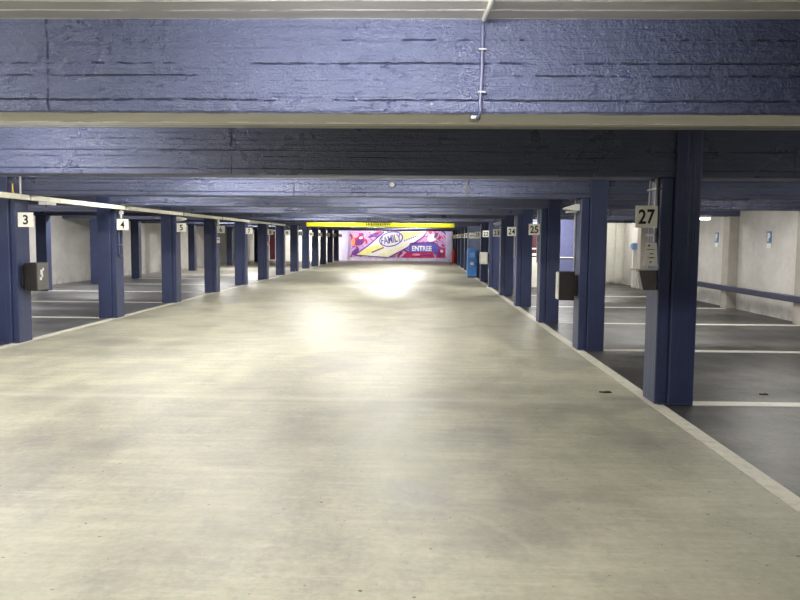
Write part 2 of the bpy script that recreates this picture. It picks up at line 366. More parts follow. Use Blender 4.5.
def text(name, s, x, y, z, size, mat, parent=None, width=None, height=None, depth=.0015, bold=0.0, tilt=0.0, facing='-Y', shear=0.0):
    """text standing upright in the X,Z plane, centred on x,z, readable from -Y"""
    cu = bpy.data.curves.new('t', 'FONT'); cu.body = s; cu.size = size; cu.extrude = depth; cu.offset = bold
    cu.align_x = 'CENTER'; cu.align_y = 'CENTER'; cu.shear = shear; cu.resolution_u = 4
    to = bpy.data.objects.new('t', cu); COL.objects.link(to)
    bpy.context.view_layer.update()
    me = bpy.data.meshes.new_from_object(to); bpy.data.objects.remove(to); bpy.data.curves.remove(cu)
    xs = [v.co.x for v in me.vertices]; ys = [v.co.y for v in me.vertices]
    cx, cy = (min(xs)+max(xs))/2, (min(ys)+max(ys))/2
    sx = width/(max(xs)-min(xs)) if width else 1; sy = height/(max(ys)-min(ys)) if height else (sx if width else 1)
    ct, st = math.cos(tilt), math.sin(tilt)
    for v in me.vertices:
        a, b_, c = (v.co.x-cx)*sx, (v.co.y-cy)*sy, v.co.z
        a, b_ = a*ct-b_*st, a*st+b_*ct
        if facing == '-Y': v.co = Vector((a, -c, b_))
        else: v.co = Vector((-c, -a, b_))            # '-X': read from the aisle side of the right wall
    me.name = name; me.materials.clear(); me.materials.append(mat)
    o = bpy.data.objects.new(name, me); COL.objects.link(o)
    loc = Vector((x, y, z))
    if parent is not None: o.parent = parent; o.location = loc - PB[parent.name]
    else: o.location = loc
    PB[o.name] = loc
    return o

# ------------------------------------------------------------------ setting
struct(MB().box(WL-.3, WR+.6, YS-.3, YE+.3, -.2, 0).build('floor', MAT['floor']))
struct(MB().box(WL-.3, WR+.6, YS-.3, YE+.3, HC, HC+.2).build('ceiling', MAT['ceiling']))
struct(MB().box(WL-.3, WL, YS, YE, 0, HC).build('wall_left', MAT['wall']))
struct(MB().box(WR, WR+.3, YS, 26.6, 0, HC).build('wall_right', MAT['wall']))
struct(MB().box(WL-.3, WR+.6, YS-.3, YS, 0, HC).build('wall_back', MAT['wall']))
struct(MB().box(WL, WR+.6, YE, YE+.3, 0, HC).build('wall_front', MAT['wallw']))
# white panelled wall closing the right-hand bays, with shallow vertical boards
mb = MB().box(5.35, WR+.3, 26.6, 26.8, 0, HC)
x = 5.4
while x < 6.84:
    mb.box(x+.012, x+.255, 26.565, 26.6, .06, HC, .006); x += .28
struct(mb.build('wall_right_end', MAT['wallw']))
struct(MB().box(2.75, 5.35, row(5), row(5)+.2, 0, HC).build('wall_right_blue', MAT['wallb']))
struct(MB().box(5.15, 5.35, row(5)+.2, 26.8, 0, HC).build('wall_right_return', MAT['wallw']))
# door in the blue wall
d = struct(MB().box(3.18, 3.86, row(5)-.03, row(5), 0, 2.0, .004).build('door_1', MAT['maroon']))
MB().box(3.10, 3.18, row(5)-.05, row(5), 0, 2.06, .005).box(3.86, 3.94, row(5)-.05, row(5), 0, 2.06, .005).box(3.18, 3.86, row(5)-.05, row(5), 2.0, 2.06, .005).build('door_frame', MAT['white'], d)
MB().box(3.19, 3.85, row(5)-.036, row(5)-.03, .02, .98, .002).build('lower_panel', MAT['wallw'], d)
MB().box(3.2, 3.84, row(5)-.05, row(5)-.03, 1.22, 1.27, .005).box(3.2, 3.84, row(5)-.05, row(5)-.03, 1.02, 1.10, .005).build('push_bar', MAT['white'], d)
struct(MB().box(4.0, 5.35, row(5)-.04, row(5), .955, .99, .01).build('trim_1', MAT['tray']))
# door at the end wall, left
d = struct(MB().box(-10.75, -10.35, YE-.04, YE, 0, 2.0, .004).build('door_2', MAT['maroon']))
MB().box(-10.83, -10.75, YE-.06, YE, 0, 2.08, .005).box(-10.35, -10.27, YE-.06, YE, 0, 2.08, .005).box(-10.75, -10.35, YE-.06, YE, 2.0, 2.08, .005).build('door_frame', MAT['white'], d)
# narrow door beside the panelled wall
d = struct(MB().box(5.47, 5.74, 26.53, 26.57, 0, 2.05, .004).build('door_3', MAT['white']))
for hz in (.30, .75, 1.2, 1.62):
    MB().box(5.66, 5.73, 26.515, 26.53, hz, hz+.07, .003).build('hinge', MAT['black'], d)

# lavender painted surround and piers of the end wall
struct(MB().box(-5.75, 2.35, YE-.06, YE, 0, 2.47).build('trim_2', MAT['walll']))
struct(MB().box(-5.55, -5.15, YE-.18, YE-.06, 0, 2.47, .01).build('trim_3', MAT['walll']))
struct(MB().box(1.78, 2.2, YE-.18, YE-.06, 0, 2.47, .01).build('trim_4', MAT['walll']))

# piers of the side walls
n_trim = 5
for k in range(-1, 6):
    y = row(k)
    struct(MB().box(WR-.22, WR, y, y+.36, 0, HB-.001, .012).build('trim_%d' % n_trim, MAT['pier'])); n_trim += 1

# ------------------------------------------------------------------ ceiling beams
ordn = ['first', 'second', 'third', 'fourth', 'fifth', 'sixth', 'seventh', 'eighth', 'ninth', 'tenth', 'eleventh', 'twelfth', 'thirteenth', 'fourteenth', 'fifteenth', 'sixteenth']
def beam_mesh():
    bm = bmesh.new()
    nx = 230; L_ = WR-WL
    def jit(a): return (random.random()-.5)*a
    prof = [(0, HC-HB-.001), (0, .22), (0, .008), (.010, 0), (WB-.010, 0), (WB, .008), (WB, HC-HB-.001)]
    rows_ = []
    for i in range(nx+1):
        xx = L_*i/nx
        e1, e2 = jit(.007), jit(.007)
        r = []
        for j, (py, pz) in enumerate(prof):
            oy = e1 if j in (2, 3) else (e2 if j in (4, 5) else 0)
            oz = abs(jit(.006)) if j in (2, 5) else 0
            r.append(bm.verts.new((xx, py + (abs(oy) if py < .1 else -abs(oy)), pz+oz)))
        rows_.append(r)
    for a, b_ in zip(rows_, rows_[1:]):
        for j in range(len(prof)-1):
            f = bm.faces.new((a[j], b_[j], b_[j+1], a[j+1])); f.material_index = 1 if j == 3 else 0
            f.smooth = False
    for a in (rows_[0], rows_[-1]): bm.faces.new(a)
    for a, b_ in zip(rows_, rows_[1:]): bm.faces.new((a[-1], b_[-1], b_[0], a[0]))
    bmesh.ops.recalc_face_normals(bm, faces=bm.faces)
    me = bpy.data.meshes.new('ceiling_beam'); bm.to_mesh(me); bm.free()
    me.materials.append(MAT['beam']); me.materials.append(MAT['soffit'])
    return me
bme = beam_mesh()
bme2 = bme.copy(); bme2.materials[1] = MAT['soffit_navy']
for i, k in enumerate([-1] + list(range(0, 14)) + [-2, -3]):
    o = bpy.data.objects.new('ceiling_beam', bme2 if k >= 0 else bme); COL.objects.link(o); o.location = (WL, row(k), HB)
    if k == -1: lab = 'nearest navy glossy ceiling beam with a vertical conduit, along the top of the view'
    elif k == 0: lab = 'second navy ceiling beam from the front, resting on the column beside sign 27'
    elif k < -1: lab = 'navy ceiling beam behind the viewpoint, %s back' % ordn[-k-2]
    else: lab = '%s navy ceiling beam from the front, spanning the aisle' % ordn[i]
    tag(o, lab, 'beam', 'navy ceiling beams across the garage')

# ------------------------------------------------------------------ columns
def column_mesh(side, w, tongue, depth=.3586):
    """section: main shaft plus a narrower rib on the aisle side; aisle face at local x=0"""
    s = side; mb = MB(); zt = HB-.002
    def bx(xa, xb, *a): mb.box(min(xa*s, xb*s), max(xa*s, xb*s), *a)
    bx(0, tongue, 0, depth, 0, zt, .010)
    bx(tongue+.006, w, -.022, depth+.012, 0, zt, .012)
    bx(tongue-.004, tongue+.012, .012, depth-.012, 0, zt)
    bx(tongue+.006, w, -.022, -.004, zt-.02, HC-.003, .006)
    # ragged mortar collar at the foot
    bx(.02, w-.02, -.028, depth+.02, 0, .018, .006)
    me_o = mb.build('column', MAT['column']); me = me_o.data; bpy.data.objects.remove(me_o); return me
cmeR = column_mesh(1, .350, .112); cmeL = column_mesh(-1, .335, .085)
for k in range(0, 14):
    o = bpy.data.objects.new('column', cmeR); COL.objects.link(o); o.location = (XR, row(k), 0)
    nm = 27-k
    if k == 0: lab = 'nearest navy concrete column at right, behind the square sign 27'
    elif nm in (25, 24, 23, 22): lab = 'navy concrete column carrying number %d on the right side of the aisle' % nm
    elif nm == 26: lab = 'navy concrete column with dark post box, right side, just beyond sign 27'
    else: lab = '%s navy column from the front in the row right of the aisle' % ordn[k]
    tag(o, lab, 'column', 'navy columns along the right of the aisle')
for k in range(1, 15):
    if k == 14: continue
    o = bpy.data.objects.new('column', cmeL); COL.objects.link(o); o.location = (XL, row(k), 0)
    nm = k+2
    if nm <= 9: lab = 'navy concrete column bearing number %d on the left side of the aisle' % nm
    else: lab = '%s navy column from the front in the row left of the aisle' % ordn[k-1]
    tag(o, lab, 'column', 'navy columns along the left of the aisle')
mb = MB().box(0, .30, 0, .27, 0, HB-.002, .012); io = mb.build('column', MAT['column']); ime = io.data; bpy.data.objects.remove(io)
for i, k in enumerate(range(3, 13)):
    o = bpy.data.objects.new('column', ime); COL.objects.link(o); o.location = (-10.62, row(k), 0)
    tag(o, '%s navy column from the front in the far-left row by the concrete wall' % ordn[i], 'column', 'navy columns deep in the left bays')

# ------------------------------------------------------------------ floor paint
tag(MB().box(XL-.11, XL+.03, -2, 50.5, 0, .006, .002).build('edge_line', MAT['kerb'], base=(XL, 0, 0)), 'long white edge line along the foot of the left columns', 'road marking')
tag(MB().box(XR-.045, XR+.08, -2, 50.5, 0, .006, .002).build('edge_line', MAT['kerb'], base=(XR, 0, 0)), 'long white edge line along the foot of the right columns', 'road marking')
for i, k in enumerate(range(-1, 5)):
    y = row(k)
    mb = MB().box(XR+.352, WR-.22 if k >= -1 else WR, y-.02, y+.16, 0, .004)
    lab = 'white bay line on the dark floor running right from the column at sign 27' if k == 0 else '%s white bay line from the front in the right parking bays' % ordn[i]
    tag(mb.build('bay_line', MAT['line'], base=(XR+.5, y, 0)), lab, 'road marking', 'white bay lines on the right')
for i, k in enumerate(range(0, 12)):
    y = row(k)
    x0 = -10.62+.302 if k >= 3 else WL+.17
    mb = MB().box(x0, XL-.337, y-.02, y+.14, 0, .004)
    lab = '%s white bay line from the front in the left parking bays' % ordn[i]
    tag(mb.build('bay_line', MAT['line'], base=(XL-.5, y, 0)), lab, 'road marking', 'white bay lines on the left')

# ------------------------------------------------------------------ lamps
DRUM = [(r[0], r[1]) for r in LAMPS]
for i, (x, y, p, ln) in enumerate(LAMPS):  # includes the lamps added to brighten single spots
    side = 'aisle' if XL < x < XR else ('left bays' if x < XL else 'right bays')
    idx = [q for q in LAMPS if (XL < q[0] < XR) == (side == 'aisle') and ((q[0] < XL) == (side == 'left bays'))]
    idx.sort(key=lambda q: (q[1], q[0])); j = idx.index((x, y, p, ln))
    t = thing('ceiling_light', 'white fluorescent ceiling light between beams over the %s, %s from the front' % (side, ordn[j] if j < 16 else 'seventeenth' if j == 16 else 'eighteenth'), 'ceiling light', (x, y, HC), 'fluorescent ceiling lights')
    if j >= 16: t['label'] = 'white fluorescent ceiling light over the aisle, number %d counting from the front' % (j+1)
    MB().box(x-ln/2, x+ln/2, y-.06, y+.06, HC-.045, HC-.001, .008).build('housing', MAT['lamp_body'], t, base=(x, y, HC-.02))
    MB().box(x-ln/2+.02, x+ln/2-.02, y-.045, y+.045, HC-.085, HC-.045, .012).build('diffuser', MAT['lampglass'], t, base=(x, y, HC-.06))
    ld = bpy.data.lights.new('tube_light', 'AREA'); ld.shape = 'RECTANGLE'; ld.size = ln-.05; ld.size_y = .10; ld.energy = p*(.62 if XL < x < XR else .8)
    ld.color = (1, .975, .93)
    lo = bpy.data.objects.new('tube_light', ld); COL.objects.link(lo); lo.location = (x, y, HC-.092)
    # side glow of the tube, towards both neighbouring beams
    for sgn in (-1, 1):
        l2 = bpy.data.lights.new('tube_side_light', 'AREA'); l2.shape = 'RECTANGLE'; l2.size = ln-.05; l2.size_y = .05; l2.energy = p*(.22 if sgn < 0 else (.66 if XL < x < XR else .26)); l2.color = ld.color
        lo = bpy.data.objects.new('tube_side_light', l2); COL.objects.link(lo); lo.location = (x, y+sgn*.055, HC-.065)
        lo.rotation_euler = (math.radians(90)*sgn, 0, 0)

# tube light mounted under the beam by the right wall
t = thing('wall_light', 'lit white batten light high up by the right wall, seen beside the nearest column', 'ceiling light', (6.1, 16.9, 2.04))
MB().box(5.95, 6.4, 16.84, 16.96, 2.03, 2.0765, .006).build('housing', MAT['lamp_body'], t, base=(6.1, 16.9, 2.05))
MB().box(5.97, 6.38, 16.855, 16.945, 1.99, 2.03, .01).build('diffuser', MAT['lampglass'], t, base=(6.1, 16.9, 2.01))
MB().box(6.1, 6.3, 16.96, 17.14, 2.05, 2.0765, .003).build('bracket', MAT['steel'], t, base=(6.2, 17.0, 2.06))

# ------------------------------------------------------------------ numbered signs
def sign(num, x, y, z, w=.2, h=.2, vague=None):
    lab = vague or 'square cream sign with black number %s fixed to its navy column' % num
    t = thing('number_sign', lab, 'sign', (x, y, z-h/2), 'numbered bay signs on the columns')
    MB().box(x-w/2, x+w/2, y-.004, y+.004, z-h/2, z+h/2, .003).build('plate', MAT['plate'], t, base=(x, y, z))
    MB().box(x-w/2, x+w/2, y+.0045, y+.014, z-.012, z+.012, .002).build('bracket', MAT['steel'], t, base=(x, y+.009, z))
    st = str(num)
    if len(st) == 1: text('figure', st, x, y-.0045, z, .2, MAT['black'], t, width=.072, height=.132, bold=.004)
    else:
        for q, ch in enumerate(st):
            text('figure', ch, x-.039+.078*q, y-.0045, z, .2, MAT['black'], t, width=.035 if ch == '1' else .068, height=.132, bold=.004)
    return t
for k in range(0, 13):
    if k == 1: continue
    sign(27-k, XR-.118, row(k)+.03, 1.725 if k == 0 else 1.70)
for k in range(1, 14):
    sign(k+2, XL+.125, row(k)+.03, 1.73, .22, .2)

# ------------------------------------------------------------------ left side: cable trunking, conduits, post box
t = thing('cable_trunking', 'long cream cable trunking hung under the beams beside the left columns', 'trunking', (-5.50, 10, 2.04))
MB().box(-5.535, -5.455, -2, 30.2, 2.005, 2.074, .004).build('channel', MAT['tray'], t, base=(-5.5, 10, 2.05))
for k in range(-1, 7):
    MB().box(-5.545, -5.45, row(k)+.1, row(k)+.14, 2.000, 2.0765, .002).build('bracket', MAT['steel'], t, base=(-5.5, row(k)+.12, 2.05))
t = thing('junction_box', 'small white junction box on the cable trunking above sign 3', 'junction box', (-5.44, 10.85, 2.0))
MB().box(-5.50, -5.36, 10.72, 10.98, 1.955, 2.004, .008).build('casing', MAT['white'], t, base=(-5.43, 10.85, 2.01))
MB().cyl((-5.43, 10.85, 1.955), (-5.43, 10.85, 1.925), .035, .025).build('lens', MAT['boxmid'], t, base=(-5.43, 10.85, 1.97))
t = thing('vertical_conduit', 'brass-clipped grey conduit rising from the trunking above sign 3', 'conduit', (-5.50, 10.2, 2.08))
MB().cyl((-5.495, 10.24, 2.079), (-5.495, 10.24, HC-.01), .014).build('pipe', MAT['pvc'], t, base=(-5.495, 10.24, 2.3))
MB().cyl((-5.60, 10.24, 2.079), (-5.60, 10.24, 2.22), .014).build('sleeve', MAT['brass'], t, base=(-5.6, 10.24, 2.12))

def ubend(name, label, xs, y, z0, z1, yx):
    t = thing(name, label, 'conduit', (xs, y, z0))
    MB().tube([(xs, y, z1), (xs, y, z0+.03), (xs, y+.03, z0), (xs, y+.10, z0), (xs, y+.13, z0+.03), (xs, y+.13, z1)], .016).build('pipe', MAT['conduit'], t, base=(xs, y, z0))
    for zz in (z0+.2, z1-.2):
        MB().box(xs-.022, xs+.022, y-.02, y+.15, zz, zz+.02, .002).build('clip', MAT['steel'], t, base=(xs, y, zz))
    return t
ubend('looped_conduit', 'navy painted pair of conduits looped down the face of the column numbered 4', XL+.02, row(1)+ST+.12, 1.15, 2.02, 0)
MB_ = MB().cyl((XL+.085, row(2)+.07, 1.85), (XL+.085, row(2)+.07, 2.0), .016).box(XL+.05, XL+.12, row(2)+.05, row(2)+.10, 1.92, 1.98, .004)
tag(MB_.build('pipe_stub', MAT['white'], base=(XL+.05, row(2)+.09, 1.9)), 'short white pipe stub above sign 4', 'conduit')
for k, lab in ((3, 'small white emergency light high on the column numbered 5'),):
    t = thing('emergency_light', lab, 'emergency light', (XL+.07, row(k)+.15, 1.86))
    MB().prism([(XL+.002, 1.88), (XL+.15, 1.91), (XL+.15, 1.95), (XL+.002, 1.99)], row(k)+.06, row(k)+.34).build('casing', MAT['white'], t, base=(XL+.07, row(k)+.2, 1.93))
    MB().box(XL+.02, XL+.13, row(k)+.05, row(k)+.06, 1.90, 1.94, .002).build('lens', MAT['boxlight'], t, base=(XL+.07, row(k)+.055, 1.92))
t = thing('notice_card', 'small white notice on the column under sign 6', 'notice', (XL+.05, row(4)+.03, 1.35))
MB().box(XL+.012, XL+.10, row(4)+.02, row(4)+.026, 1.36, 1.52, .001).build('sheet', MAT['paper'], t, base=(XL+.05, row(4)+.023, 1.44))
MB().box(XL+.03, XL+.08, row(4)+.015, row(4)+.0195, 1.44, 1.48, .001).build('print', MAT['boxmid'], t, base=(XL+.05, row(4)+.017, 1.46))
tag(MB().box(XL+.03, XL+.07, row(4)+.05, row(4)+.10, 1.84, 2.03, .004).build('pipe_stub', MAT['tray'], base=(XL+.05, row(4)+.07, 1.9)), 'short cream trunking stub dropping above sign 6', 'conduit')

# dark steel post box on column 3
def post_box(name, label, side, xa, y0, y1, z0, z1, depth, front, end, mark=False):
    """xa = column face; the box sticks out towards the aisle"""
    s = side
    def X(a, b_): return (min(xa+a*s, xa+b_*s), max(xa+a*s, xa+b_*s))
    t = thing(name, label, 'post box', (xa+depth/2*s, y0, z0), 'post boxes on the columns')
    a, b_ = X(.012, .04)
    MB().box(a, b_, y0-.03, y0+.12, z0+.06, z1-.05, .004).build('bracket', MAT['rubber'], t, base=(a, y0, z0+.2))
    a, b_ = X(.04, depth)
    MB().box(a, b_, y0, y1, z0, z1, .010).build('body', front, t, base=((a+b_)/2, (y0+y1)/2, z0))
    a, b_ = X(depth, depth+.012)
    d = MB().box(a, b_, y0+.012, y1-.012, z0+.012, z1-.012, .004).build('door', end, t, base=(a, (y0+y1)/2, z0))
    a, b_ = X(depth+.012, depth+.018)
    MB().cyl((a, y0+.05, (z0+z1)/2), (b_, y0+.05, (z0+z1)/2), .012).build('lock', MAT['steel'], d, base=(a, y0+.05, (z0+z1)/2))
    if mark:
        mk = MB()
        for (dy, dz, ry, rz) in ((.12, .26, .030, .035), (.14, .22, .022, .03), (.10, .17, .028, .02), (.17, .30, .018, .02)):
            mk.box(a, b_-.003, y0+dy-ry, y0+dy+ry, z0+dz-rz, z0+dz+rz)
        mk.build('sticker', MAT['white'], d, base=(a, y0+.12, z0+.22))
    return t
post_box('post_box', 'dark grey steel box with a torn white sticker, under sign 3', 1, XL, 10.40, 10.74, .735, 1.13, .215, MAT['boxdark'], MAT['boxmid'], True)
post_box('post_box', 'black-fronted box with pale side on the second right column, beyond sign 27', -1, XR, 10.40, 10.62, .68, 1.075, .255, MAT['boxdark'], MAT['boxlight'])
post_box('post_box', 'pale grey box on the right column under sign 22', -1, XR, 23.95, 24.2, .74, 1.12, .27, MAT['boxlight'], MAT['boxlight'])

# ------------------------------------------------------------------ right side: column 27 fittings
t = thing('surface_conduit', 'pale painted pipes running down the top of the nearest column above sign 27', 'conduit', (XR-.03, row(0)+.1, 1.4))
MB().tube([(XR-.02, row(0)+.082, 1.30), (XR-.02, row(0)+.082, 2.02), (XR-.02, row(0)+.082, 2.07)], .017).build('pipe', MAT['pvc'], t, base=(XR-.02, row(0)+.082, 1.6))
MB().tube([(XR-.018, row(0)+.27, 1.66), (XR-.018, row(0)+.27, 2.0), (XR-.018, row(0)+.25, 2.07)], .015).build('pipe', MAT['pvc'], t, base=(XR-.02, row(0)+.27, 1.8))
MB().box(XR-.03, XR-.002, row(0)+.11, row(0)+.20, 1.40, 2.05, .004).build('cable_cover', MAT['conduit'], t, base=(XR-.02, row(0)+.15, 1.6))
for zz in (1.55, 1.97):
    MB().box(XR-.042, XR-.002, row(0)+.02, row(0)+.30, zz, zz+.018, .002).build('clip', MAT['steel'], t, base=(XR-.02, row(0)+.15, zz))
t = thing('notice_card', 'white laminated notice hanging on the nearest column under sign 27', 'notice', (XR-.08, row(0)+.0, 1.28))
MB().prism([(XR-.145, 1.285), (XR-.012, 1.275), (XR-.025, 1.485), (XR-.120, 1.490)], row(0)+.0, row(0)+.004).build('sheet', MAT['paper'], t, base=(XR-.08, row(0), 1.38))
pr = MB()
for (a, b_, zz, hh) in ((-.108, -.085, 1.455, .018), (-.115, -.045, 1.425, .006), (-.085, -.055, 1.385, .010), (-.105, -.040, 1.350, .006), (-.08, -.055, 1.348, .012), (-.085, -.070, 1.305, .018)):
    pr.box(XR+a, XR+b_, row(0)-.0025, row(0)-.0003, zz, zz+hh)
pr.build('print', MAT['boxmid'], t, base=(XR-.08, row(0), 1.38))
t = thing('collection_bin', 'tapered grey steel bin with flat shelf top under the notice and sign 27', 'bin', (XR-.09, row(0)+.1, 1.04))
MB().prism([(XR-.13, 1.055), (XR-.008, 1.055), (XR-.008, 1.235), (XR-.172, 1.235)], row(0)+.02, row(0)+.12).build('body', MAT['boxmid'], t, base=(XR-.09, row(0)+.1, 1.15))
MB().box(XR-.25, XR-.008, row(0)+.01, row(0)+.15, 1.236, 1.246, .002).build('lid', MAT['boxlight'], t, base=(XR-.12, row(0)+.14, 1.24))

# emergency lights on the right
for k, lab in ((1, 'cream wedge-shaped emergency light at the top of the second right column'), (4, 'small cream emergency light above sign 23')):
    y = row(k); t = thing('emergency_light', lab, 'emergency light', (XR-.1, y+.15, 1.9))
    MB().prism([(XR-.20, 1.935), (XR-.06, 1.91), (XR-.003, 1.915), (XR-.003, 2.0), (XR-.04, 2.005), (XR-.18, 1.96)], y+.08, y+.30).build('casing', MAT['white'], t, base=(XR-.1, y+.2, 1.95))
    MB().box(XR-.16, XR-.04, y+.09, y+.29, 1.885, 1.905, .004).build('lens', MAT['boxlight'], t, base=(XR-.1, y+.2, 1.9))
for k in (1, 2, 3):
    t = thing('surface_conduit', 'thin pale conduit on the edge of the %s right column' % ordn[k], 'conduit', (XR-.012, row(k)+.2, .9))
    MB().tube([(XR-.012, row(k)+.335, 1.09), (XR-.012, row(k)+.335, 2.06)], .011).build('pipe', MAT['pvc'], t, base=(XR-.012, row(k)+.335, 1.5))
    MB().box(XR-.026, XR-.001, row(k)+.315, row(k)+.355, 1.5, 1.515, .002).build('clip', MAT['steel'], t, base=(XR-.012, row(k)+.335, 1.5))

# conduit on the nearest beam
t = thing('beam_conduit', 'slim painted conduit running down the face of the nearest beam', 'conduit', (.27, row(-1), 2.1))
yb = row(-1)
MB().tube([(.300, 2.80, HC-.012), (.272, yb-.03, HC-.014), (.270, yb-.014, HC-.03), (.268, yb-.014, 2.24), (.262, yb-.014, 2.12), (.266, yb-.014, 2.085), (.258, yb+.004, 2.062), (.235, yb+.08, 2.062)], .0075, 10).build('pipe', MAT['conduitd'], t, base=(.27, yb, 2.3))
MB().tube([(.325, 2.3, HC-.012), (.300, 2.82, HC-.012), (.273, yb-.04, HC-.013)], .0115, 10).build('ceiling_run', MAT['boxlight'], t, base=(.3, 3, HC))
for zz in (2.36, 2.17):
    MB().box(.251, .287, yb-.024, yb-.001, zz-.004, zz+.004, .001).build('clip', MAT['boxmid'], t, base=(.27, yb, zz))
tag(MB().box(.222, .268, yb+.02, yb+.10, 2.052, 2.0762, .006).build('cable_gland', MAT['boxmid'], base=(.24, yb+.06, 2.07)), 'small dark cable gland under the nearest beam at the conduit end', 'conduit')
# dark joint built as a thin strip, plus a fitting, on the third beam
tag(MB().box(.60, .63, row(1)-.012, row(1)-.001, HB+.03, HC-.01, .003).build('beam_conduit', MAT['black'], base=(.61, row(1), 2.2)), 'short dark upright joint on the face of the third beam', 'conduit')
tag(MB().cyl((-.40, row(1)-.02, 2.24), (-.40, row(1)-.001, 2.24), .035, .045).build('beam_fitting', MAT['boxmid'], base=(-.4, row(1), 2.24)), 'small round grey fitting on the face of the third beam', 'fitting')

# ------------------------------------------------------------------ right wall: rail and P signs
t = thing('guard_rail', 'navy guard rail running low along the right concrete wall', 'rail', (6.86, 12, .405))
MB().box(6.835, 6.885, YS+.1, 19.6, .405, .535, .012).build('rail_bar', MAT['rail'], t, base=(6.86, 12, .47))
for k in range(-1, 4):
    MB().box(6.885, 6.899, row(k)+.12, row(k)+.24, .42, .52, .004).build('bracket', MAT['steel'], t, base=(6.89, row(k)+.18, .47))
def p_sign(label, y, z, xw=WR, sgn=-1):
    x = xw + sgn*.006
    t = thing('parking_sign', label, 'sign', (x, y, z-.2), 'blue P signs on the walls')
    MB().box(min(xw+sgn*.001, xw+sgn*.012), max(xw+sgn*.001, xw+sgn*.012), y-.10, y+.10, z-.06, z+.18, .002).build('blue_panel', MAT['signblue'], t, base=(x, y, z))
    MB().box(min(xw+sgn*.001, xw+sgn*.012), max(xw+sgn*.001, xw+sgn*.012), y-.10, y+.10, z-.17, z-.07, .002).build('lower_panel', MAT['white'], t, base=(x, y, z-.12))
    if sgn == 1: t.children[0].data.materials[0] = MAT['white']
    if sgn == -1: text('letter', 'P', xw-.0145, y, z+.06, .2, MAT['white'], t, height=.17, width=.115, bold=.012, facing='-X')
    return t
p_sign('blue and white P sign on the right wall, between the pier and the frame edge', 15.62, 1.55)
p_sign('blue and white P sign on the right wall close beside the nearest column', 18.35, 1.55)
p_sign('small white and blue P sign on the far left concrete wall', 25.9, 1.55, WL, 1)

# objects on the panelled wall
t = thing('wall_dispenser', 'pale blue box on a white post before the white panelled wall', 'box', (6.94, 24.6, 0))
MB().box(6.88, 7.02, 24.60, 24.72, 0, 1.24, .008).build('post', MAT['white'], t, base=(6.94, 24.6, 0))
MB().box(6.82, 7.04, 24.50, 24.72, 1.24, 1.45, .03).build('casing', MAT['bluelite'], t, base=(6.93, 24.6, 1.24))
MB().box(6.76, 6.82, 24.54, 24.64, 1.32, 1.42, .01).build('spout', MAT['white'], t, base=(6.79, 24.59, 1.37))

# ------------------------------------------------------------------ far right: pay point
tag(MB().box(1.88, 2.42, 30.58, 30.64, .007, HB-.004, .006).box(1.88, 1.93, 30.55, 30.58, .007, HB-.01, .004).build('partition_panel', MAT['blueband'], base=(2.1, 30.6, 0)), 'blue grey upright panel behind the blue machine far down the right side', 'panel')
t = thing('direction_sign', 'wide pale sign above the blue machine far down the right side', 'sign', (2.2, 30.5, 1.55))
MB().box(1.93, 2.42, 30.52, 30.54, 1.56, 1.80, .004).build('plate', MAT['plate'], t, base=(2.2, 30.53, 1.68))
pr = MB()
for i in range(5): pr.box(1.99+i*.085, 2.04+i*.085, 30.514, 30.519, 1.64+.015*(i % 2), 1.70, .001)
pr.build('print', MAT['boxmid'], t, base=(2.2, 30.51, 1.68))
MB().box(2.02, 2.12, 30.541, 30.579, 1.66, 1.70, .002).build('bracket', MAT['steel'], t, base=(2.07, 30.56, 1.68))
t = thing('ticket_machine', 'bright blue ticket machine standing at the right edge far down the aisle', 'machine', (2.05, 30.3, 0))
MB().box(1.88, 2.21, 30.13, 30.45, .0065, .06, .006).build('plinth', MAT['boxmid'], t, base=(2.05, 30.3, 0))
MB().prism([(1.86, .06), (2.23, .06), (2.23, 1.05), (2.14, 1.17), (1.94, 1.17), (1.86, 1.05)], 30.10, 30.48).build('body', MAT['blue'], t, base=(2.05, 30.3, .5))
MB().box(1.93, 2.16, 30.08, 30.10, .80, 1.0, .004).build('screen', MAT['bluelite'], t, base=(2.05, 30.09, .9))
MB().box(1.97, 2.12, 30.08, 30.10, .5, .62, .004).build('slot', MAT['white'], t, base=(2.05, 30.09, .55))
# red extinguisher
cx, cy = 1.98, 45.6
t = thing('fire_extinguisher', 'tall red wheeled fire extinguisher at the far right end by the mural', 'fire extinguisher', (cx, cy, 0))
MB().lathe((cx, cy, .08), [(.10, 0), (.125, .03), (.125, .62), (.10, .72), (.04, .78), (.035, .84)]).build('cylinder', MAT['red'], t, base=(cx, cy, .08))
MB().box(cx-.06, cx+.06, cy-.02, cy+.02, .92, .97, .005).build('valve', MAT['rubber'], t, base=(cx, cy, .95))
MB().tube([(cx+.05, cy, .95), (cx+.16, cy-.02, .85), (cx+.17, cy-.03, .4), (cx+.14, cy-.05, .25)], .015).build('hose', MAT['rubber'], t, base=(cx, cy, .6))
for s_ in (-1, 1):
    MB().cyl((cx+s_*.13, cy, .08), (cx+s_*.16, cy, .08), .08).build('wheel', MAT['rubber'], t, base=(cx+s_*.145, cy, .08))
# small pink notice on column 8, left
tag(MB().box(XL+.012, XL+.09, row(6)+.02, row(6)+.026, 1.25, 1.38, .001).build('notice_card', MAT['mpink'], base=(XL+.05, row(6)+.02, 1.3)), 'small pink notice on the column under sign 8', 'notice')

